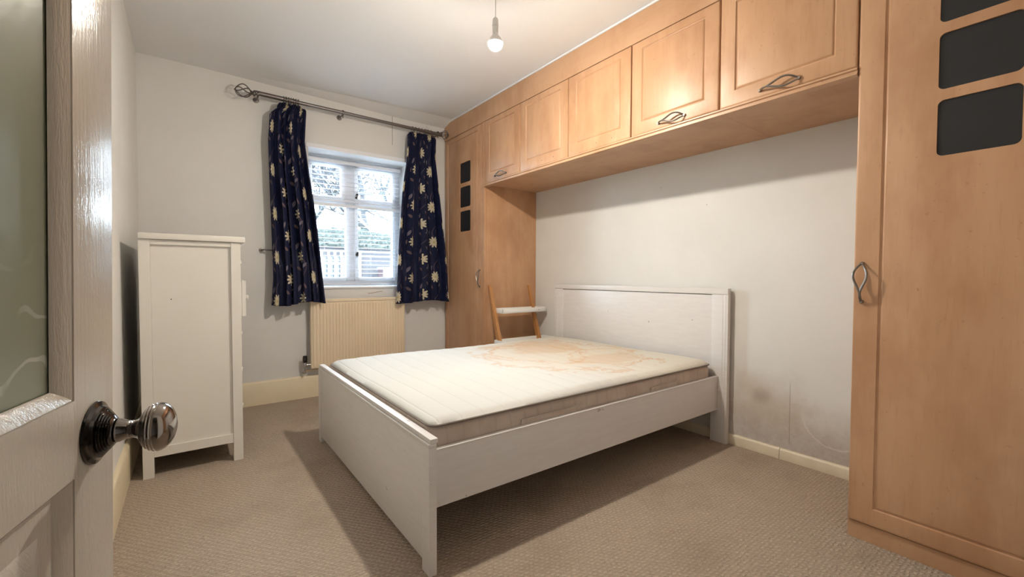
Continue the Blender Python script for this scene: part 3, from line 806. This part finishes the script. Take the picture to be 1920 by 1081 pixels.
m = MB(); m.bm.free(); m.bm = rbox(MX0, MX1, MY0, MY1, .277, .494, .05, .02); m.build('border', MAT['mside'], mx, smooth=True, angle=50)
# quilted top with gentle undulation
def top_quilt():
    bm = bmesh.new(); NX, NY = 120, 90; g = []
    x0, x1, y0, y1 = MX0+.010, MX1-.004, MY0+.002, MY1-.006
    rc = .035
    def zz(x, y):
        e = min(x-x0, x1-x, y-y0, y1-y); k = min(1, max(0, e/.05)); k = k*(2-k)
        und = .004*sin(x*5.1+y*2)+.003*sin(y*7+1.3*x)
        return .499+.021*k+und*k+.002*abs(sin(pi*x/.1))*k
    for i in range(NX+1):
        row = []
        for j in range(NY+1):
            x = x0+(x1-x0)*i/NX; y = y0+(y1-y0)*j/NY
            # round the corners
            cx = min(max(x, x0+rc), x1-rc); cy = min(max(y, y0+rc), y1-rc)
            dx, dy = x-cx, y-cy; d = math.hypot(dx, dy); px, py = x, y
            if dx and dy and d > 1e-6:
                mxx = max(abs(dx), abs(dy)); f = mxx/d; px, py = cx+dx*f, cy+dy*f
            row.append(bm.verts.new((px, py, zz(x, y))))
        g.append(row)
    for i in range(NX):
        for j in range(NY): bm.faces.new((g[i][j], g[i+1][j], g[i+1][j+1], g[i][j+1]))
    r = bmesh.ops.extrude_face_region(bm, geom=list(bm.faces))
    vs = [v for v in r['geom'] if isinstance(v, bmesh.types.BMVert)]
    for v in vs: v.co.z = .4945
    return bm
m = MB(); m.bm.free(); m.bm = top_quilt(); m.build('quilted_top', MAT['mtop'], mx, smooth=True, angle=60)
P = rrect(MX0+.004, MX1-.001, MY0-.002, MY1-.003, .045, 8); P.append(P[0])
m = MB(); m.tube([(p[0], p[1], .4965) for p in P], .0042, 8, False); m.build('piping', MAT['piping'], mx, smooth=True)
def handle_strip(xa, xb):
    m = MB(); m.box(xa, xb, MY0-.0075, MY0-.0035, .418, .444, .0012); m.box(xa+.02, xb-.0, MY0-.0085, MY0-.0065, .442, .4445); m.build('carry_strap', MAT['mside'], mx)
    m = MB(); m.tube([(xa, MY0-.0085, .420), (xa, MY0-.0085, .445), (xb, MY0-.0085, .446)], .0012, 5); m.build('strap_stitching', MAT['stitch'], mx)
handle_strip(-1.62, -1.27); handle_strip(-.72, -.45)

# ------------------------------------------------------------ chest of drawers
ch = thing('chest_of_drawers', (-2.72, -.7, 0), 'tall white chest of drawers against the left wall, seen from its side', 'chest of drawers')
X0, X1, CY0, CY1, CH = -2.943, -2.502, -1.154, -.26, 1.268
for x in (X0, X1-.046):
    for y in (CY0, CY1-.046): MB().box(x, x+.046, y, y+.046, 0, CH-.032, .0015).build('leg', MAT['chest'], ch)
for y in (CY0+.014, CY1-.026):
    m = MB(); m.box(X0+.0465, X1-.0465, y, y+.012, .12, CH-.034); m.build('side_panel', MAT['chest'], ch)
    y2 = CY0+.003 if y < -1 else CY1-.025
    for za, zb in ((.105, .155), (CH-.058, CH-.033)):
        MB().box(X0+.0465, X1-.0465, y2, y2+.0105 if y < -1 else y2+.022, za, zb, .001).build('side_rail', MAT['chest'], ch)
MB().box(X0+.005, X0+.012, CY0+.0465, CY1-.0465, .10, CH-.033).build('back_panel', MAT['chest'], ch)
MB().box(X0, X1+.022, CY0-.012, CY1+.012, CH-.031, CH, .004).build('top', MAT['chest'], ch, smooth=True)
MB().box(X1-.03, X1-.008, CY0+.0465, CY1-.0465, .10, .15, .001).build('bottom_rail', MAT['chest'], ch)
zs = [.155, .375, .595, .815, 1.03]; hs = [.212, .212, .212, .207, .197]
for k, (z, h) in enumerate(zip(zs, hs)):
    pull = .034 if k == 3 else 0
    m = MB(); m.box(X1-.026+pull, X1-.006+pull, CY0+.05, CY1-.05, z, z+h, .002)
    if pull: m.box(X1-.30, X1-.0265+pull, CY0+.051, CY0+.064, z+.004, z+h-.003); m.box(X1-.30, X1-.0265+pull, CY1-.072, CY1-.06, z+.01, z+h-.03); m.box(X1-.30, X1-.0265+pull, CY0+.072, CY1-.072, z+.01, z+.018)
    d = m.build('drawer', MAT['chest'], ch)
    for y in (CY0+.2, CY1-.2):
        m = MB(); m.lathe([(0,.008),(.008,.007),(.012,.013),(.020,.016),(.026,.012),(.028,0)], (X1-.006+pull, y, z+h/2), (1,0,0), 16)
        m.build('knob', MAT['chest'], d, smooth=True)
m = MB(); m.lathe([(0,.003),(.0006,.003)], (-2.815, CY0+.014, .925), (0,-1,0), 8); m.build('screw_hole', MAT['dark_pane'], ch)

# ------------------------------------------------------------ ladder shelf
sh = thing('ladder_shelf', (-.34, -.88, 0), 'bamboo ladder shelf with white trays leaning beside the bed against the far wardrobe', 'shelf')
def lean(z): return -.7625-.012-(1.0-z)*.27
for x in (-.560, -.110):
    m = MB()
    v = []
    for z, w in ((0, .075), (.965, .012)):
        y = lean(z)
        v.append([(x-.014, y-w, z), (x+.014, y-w, z), (x+.014, y+.004, z), (x-.014, y+.004, z)])
    m.hexa(v[0]+v[1]); m.build('rail', MAT['ladder_wood'], sh)
def tray(z, d, x0, x1, h=.042):
    y1 = lean(z)+.006; y1 = min(y1, -.767) ; yf = y1-d
    m = MB(); m.box(x0, x1, yf, y1, z, z+.008, .002); m.box(x0, x1, yf, yf+.010, z, z+h, .004); m.box(x0, x1, y1-.008, y1, z, z+h, .003)
    m.box(x0, x0+.010, yf, y1, z, z+h, .004); m.box(x1-.010, x1, yf, y1, z, z+h, .004)
    t = m.build('tray', MAT['plastic'], sh, smooth=True, angle=30)
    m = MB(); m.lathe([(0,.004),(.0015,.0035)], (x1-.09, yf, z+h*.5), (0,-1,0), 10); m.build('bolt', MAT['rod'], t)
tray(.722, .125, -.545, -.045); tray(.452, .19, -.60, -.03); tray(.15, .19, -.60, -.03)

# ------------------------------------------------------------ pendant bulb
BX, BY, BZ = -1.487, -2.22, 2.215
pn = thing('pendant_light', (BX, BY, RH), 'bare lit bulb hanging from the ceiling on a thin white cord', 'light')
MB().lathe([(0,.045),(.006,.045),(.022,.03),(.03,.012),(.032,0)], (BX, BY, RH), (0,0,-1), 24).build('ceiling_rose', MAT['plastic'], pn, smooth=True)
MB().tube([(BX, BY, RH-.03), (BX, BY, BZ+.125)], .0025, 8).build('cord', MAT['plastic'], pn, smooth=True)
MB().lathe([(0,.006),(.006,.012),(.012,.0145),(.036,.015),(.038,.017),(.042,.017),(.044,.0145),(.072,.0145),(.076,.012)], (BX, BY, BZ+.130), (0,0,-1), 24).build('lamp_holder', MAT['plastic'], pn, smooth=True)
em = NT('lit_bulb', (1,1,1), .3); em.b.inputs['Emission Color'].default_value = (1.0, .91, .78, 1); em.b.inputs['Emission Strength'].default_value = BULB_STRENGTH
MB().lathe([(0,.0125),(.008,.0135),(.016,.018),(.030,.030),(.046,.0368),(.0505,.0372),(.0505,.034)], (BX, BY, BZ+.054), (0,0,-1), 32).build('bulb_housing', MAT['plastic'], pn, smooth=True)
pr = [(.050+.036*sin(a), .036*cos(a)) for a in [radians(-9+10.0*i) for i in range(10)]]+[(.086,0)]
MB().lathe(pr, (BX, BY, BZ+.054), (0,0,-1), 32).build('bulb', em.m, pn, smooth=True)['label'] = 'glowing bulb'

# ------------------------------------------------------------ open door in the foreground
A = radians(13.466); P0 = Vector((-2.83808, -3.31083, .85724)); uu = Vector((sin(A), cos(A), 0))
hinge = P0-uu*.72; hinge.z = 0
DW, DT, DH = .770, .036, 1.985
gx0, gx1, gz0_, gz1_ = .105, .672, .909, 1.875      # outer bead rectangle of the glazed part
m = MB()
m.box(0, gx0, 0, DT, .006, DH); m.box(gx1, DW, 0, DT, .006, DH, .0012)
m.box(gx0, gx1, 0, DT, .820, gz0_); m.box(gx0, gx1, 0, DT, gz1_, DH); m.box(gx0, gx1, 0, DT, .006, .21)
m.box(.355, .425, 0, DT, .21, .820)
def bead(m, x0, x1, z0, z1, w, y0, y1, dz=None):
    """sloping moulding running round a rectangle, from the door face down to the panel"""
    dz = w if dz is None else dz
    for face, back in ((0, y0), (DT, DT-y0)):
        prof = [(0, 0), (.03, .16), (.07, .16), (.11, .06), (.45, .32), (.90, .80), (1, 1)]
        L = []
        for a, b in prof:
            y = face+(back-face)*b; L.append([m.bm.verts.new(p) for p in ((x0+w*a, y, z0+dz*a), (x1-w*a, y, z0+dz*a), (x1-w*a, y, z1-dz*a), (x0+w*a, y, z1-dz*a))])
        for P_, Q_ in zip(L, L[1:]):
            for k in range(4): m.bm.faces.new((P_[k], P_[(k+1) % 4], Q_[(k+1) % 4], Q_[k]))
bead(m, gx0, gx1, gz0_, gz1_, .0215, .012, 0, .016)
for a, b in ((.105, .355), (.425, .672)):
    bead(m, a, b, .21, .820, .022, .011, 0, .010)
    m.box(a+.005, b-.005, .011, DT-.011, .215, .815)
    # raised field
    for face, s in ((.011, -1), (DT-.011, 1)):
        L = []
        for ins, dep in ((.045, 0), (.065, .006)):
            L.append([m.bm.verts.new(p) for p in ((a+ins, face+s*dep, .21+ins), (b-ins, face+s*dep, .21+ins), (b-ins, face+s*dep, .82-ins*.9), (a+ins, face+s*dep, .82-ins*.9))])
        for k in range(4): m.bm.faces.new((L[0][k], L[0][(k+1) % 4], L[1][(k+1) % 4], L[1][k]))
        m.bm.faces.new(L[1])
door = m.build('door_1', MAT['door_paint'], smooth=True, angle=20, local=True)
LEAN = radians(.9); door.rotation_euler = (LEAN, 0, pi/2-A)
door.location = hinge - Vector((cos(A), -sin(A), 0))*(.857*sin(LEAN)); structure(door)
MB().box(gx0+.017, gx1-.017, .0135, .0195, gz0_+.012, gz1_-.012).build('glass_pane', MAT['door_glass'], door, local=True)['label'] = 'obscured green glass'
kz = P0.z
def knobset(y0, s):
    sq = lambda p: [((t*.64 if t < .0745 else .0477+(t-.0745)*.78), r) for t, r in p]
    m = MB(); m.lathe(sq([(0,.0375),(.002,.0385),(.005,.0375),(.0065,.0345),(.008,.0325),(.013,.0305),(.0145,.0275),(.0165,.028),(.018,.0255),(.0195,.0257),(.021,.0232),(.0225,.0235),(.024,.0208),(.0255,.0212),(.027,.0187),(.0285,.019),(.031,.0165),(.033,.0155)]), (.72, y0, kz), (0,s,0), 48)
    ro = m.build('rose', MAT['knob_dark'], door, smooth=True, angle=30, local=True); ro['label'] = 'dark stepped round backplate'
    m = MB(); m.lathe(sq([(.0335,.0135),(.036,.0145),(.040,.0142),(.052,.0108),(.054,.0112),(.056,.0102),(.058,.0112),(.060,.0102),(.062,.0108),(.067,.0120),(.072,.0155),(.0745,.0190),(.0755,.0185),(.078,.0235),(.079,.0230),(.082,.0268),(.0835,.0262),(.087,.0292),(.0885,.0284),(.092,.0305),(.0935,.0296),(.097,.0308),(.101,.0300),(.106,.0278),(.111,.0238),(.115,.0180),(.118,.0105),(.119,.004),(.1192,0)]), (.72, y0, kz), (0,s,0), 48)
    kb = m.build('door_knob', MAT['knob'], door, smooth=True, angle=30, local=True); kb['label'] = 'polished ribbed round knob'
knobset(0, -1)
# door lining round the doorway
m = MB(); m.box(DX0-.0, DX0+.025, YB-.13, YB+.005, 0, DZ); m.box(DX1-.025, DX1, YB-.13, YB+.005, 0, DZ); m.box(DX0+.025, DX1-.025, YB-.13, YB+.005, DZ-.025, DZ)
structure(m.build('trim_3', MAT['trim']))

# ------------------------------------------------------------ outside
def speck(name, cs, scale, rough=.9, bump=.4, dist=.03):
    t = NT(name, cs[0], rough); v = t.wpos(); n = t.noise(v, scale, 5, .7)
    k = len(cs); t.base(t.ramp(n, [(.3+.4*i/(k-1), c) for i, c in enumerate(cs)])); t.bump(n, bump, dist); return t.m
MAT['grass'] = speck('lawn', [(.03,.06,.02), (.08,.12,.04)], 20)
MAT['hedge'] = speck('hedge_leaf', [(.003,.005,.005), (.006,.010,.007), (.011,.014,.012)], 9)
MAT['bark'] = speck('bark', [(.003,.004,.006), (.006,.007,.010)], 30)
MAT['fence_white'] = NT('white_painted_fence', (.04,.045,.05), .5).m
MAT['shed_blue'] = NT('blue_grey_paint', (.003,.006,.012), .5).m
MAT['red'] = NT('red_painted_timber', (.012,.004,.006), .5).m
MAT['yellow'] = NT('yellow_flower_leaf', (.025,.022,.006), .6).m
def brick():
    t = NT('garden_brick', (.1,.08,.07), .9); v = t.wpos()
    b = t.n('ShaderNodeTexBrick'); mp = t.n('ShaderNodeMapping'); mp.inputs['Rotation'].default_value = (radians(-90), 0, 0); t.L(v, mp.inputs[0]); t.L(mp.outputs[0], b.inputs['Vector'])
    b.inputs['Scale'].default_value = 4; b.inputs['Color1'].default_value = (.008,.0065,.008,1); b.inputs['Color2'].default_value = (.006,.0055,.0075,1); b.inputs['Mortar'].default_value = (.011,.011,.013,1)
    t.base(b.outputs['Color']); return t.m
MAT['brick'] = brick()
structure(MB().box(-24, 30, 8.2, 40, -.3, -.12).build('ground_outside', MAT['grass']))
structure(MB().box(-14, 18, .36, 8.2, -.3, -.12).build('bounce_ground_outside', NT('grey_bounce_paving', (.14,.14,.14), .9).m))  # unseen paving, added to bounce daylight up through the window to the ceiling
o = MB().box(-4, 8, 7.9, 8.15, -.12, 1.80).build('garden_wall', MAT['brick']); tag(o, 'brick garden wall below the hedge beyond the window', 'wall')
def hedge():
    rnd = random.Random(5); bm = bmesh.new()
    g = {}
    for i in range(241):
        for j in range(29):
            x = -4+12*i/240; a = pi*j/28
            r = .34+.05*sin(x*2.1)+rnd.uniform(-.06, .06)
            g[i, j] = bm.verts.new((x+rnd.uniform(-.02, .02), 8.02-cos(a)*r*.7, 1.805+sin(a)*r*1.25))
    for i in range(240):
        for j in range(28): bm.faces.new((g[i, j], g[i+1, j], g[i+1, j+1], g[i, j+1]))
    for i in range(240): bm.faces.new((g[i, 28], g[i+1, 28], g[i+1, 0], g[i, 0]))
    m = MB(); m.bm.free(); m.bm = bm; return m.build('hedge', MAT['hedge'])
tag(hedge(), 'long green hedge growing along the top of the garden wall outside', 'hedge')
def fence(x0, x1, label, bars, rails, y=5.0, top=1.56, filled=True):
    f = thing('garden_fence', ((x0+x1)/2, y, -.12), label, 'fence')
    for x in bars: MB().box(x-.022, x+.022, y-.02, y+.02, -.12, top, .003).build('upright', MAT['fence_white'], f)
    for z in rails: MB().box(x0, x1, y-.03, y-.0205, z-.014, z+.014, .002).build('rail', MAT['fence_white'], f)
    return f
f = fence(-.80, -.12, 'white painted garden fence panel with a grid of bars, outside the left pane', [-.76, -.64, -.512, -.39, -.27, -.16], [.6, 1.085, 1.30, 1.545])
MB().box(-.80, -.13, 5.022, 5.034, -.12, 1.42).build('back_board', MAT['shed_blue'], f)
f = fence(.06, 1.5, 'white topped garden fence with long rails, outside the right pane', [.10, 1.46], [.6, 1.453, 1.545])
MB().box(.14, 1.44, 5.022, 5.034, -.12, 1.40).build('back_board', MAT['brick'], f)
m = MB(); m.box(.42, .74, 4.55, 4.85, -.12, 1.19, .01)
rb = m.build('planter_box', MAT['red']); rebase(rb, (.58, 4.7, -.12)); tag(rb, 'dull red wooden box with a white lid outside the window', 'box')
MB().box(.40, .76, 4.53, 4.87, 1.19, 1.225, .008).build('lid', MAT['fence_white'], rb)
def shrub():
    rnd = random.Random(9); m = MB()
    for k in range(40):
        a = rnd.uniform(0, 2*pi); r = rnd.uniform(0, .10); z = rnd.uniform(.92, 1.13); c = Vector((.80+r*cos(a), 4.4+r*sin(a), z))
        d = Vector((rnd.uniform(-1,1), rnd.uniform(-1,1), rnd.uniform(-.3,1))).normalized()
        e = d.orthogonal()*.016
        v = [m.bm.verts.new(p) for p in (c-d*.04, c+e, c+d*.05, c-e)]; m.bm.faces.new(v)
    return m
root = thing('potted_shrub', (.80, 4.4, -.12), 'small yellow-green shrub beside the red box outside', 'plant')
shrub().build('foliage', MAT['yellow'], root)
MB().tube([(.80, 4.4, -.12), (.80, 4.4, .6), (.79, 4.4, 1.05)], [.03, .02, .008], 8).build('stem', MAT['bark'], root)

def tree(x, y, seed, h, label, fork=1.7, r0=.17):
    rnd = random.Random(seed); m = MB()
    def branch(p, d, L, r, lev):
        pts = [p]; n = 5; q = Vector(p); dd = Vector(d)
        for i in range(n):
            dd = (dd+Vector((rnd.uniform(-.22,.22), rnd.uniform(-.22,.22), rnd.uniform(-.05,.16)))).normalized()
            q = q+dd*L/n; pts.append(q.copy())
        m.tube(pts, [r*(1-.38*i/n) for i in range(n+1)], 6 if lev < 2 else 4)
        if lev < 4:
            k = 3 if lev < 2 else 4
            for c in range(k):
                t = rnd.choice([2, 3, 4, 5]) if lev else 5
                a = rnd.uniform(0, 2*pi); sp = rnd.uniform(.45, .95)
                o = dd.orthogonal().normalized(); o.rotate(Matrix.Rotation(a, 3, dd))
                nd = (dd*cos(sp)+o*sin(sp)).normalized()
                branch(pts[t], nd, L*rnd.uniform(.6, .8), r*.62, lev+1)
    branch(Vector((x, y, -.15)), Vector((0, 0, 1)), fork+.9, r0, 0)
    o = m.build('bare_tree', MAT['bark'], smooth=True); rebase(o, (x, y, -.15)); tag(o, label, 'tree', 'bare winter trees beyond the garden wall')
tree(1.75, 9.2, 21, 5, 'bare winter tree with forked trunk seen through the right window panes')
tree(1.75, 16.0, 4, 5, 'bare winter tree with spreading twigs seen through the left window panes', 2.4, .14)
tree(7.6, 22, 33, 5, 'thin bare tree further back, partly behind the right curtain', 3.2, .2)
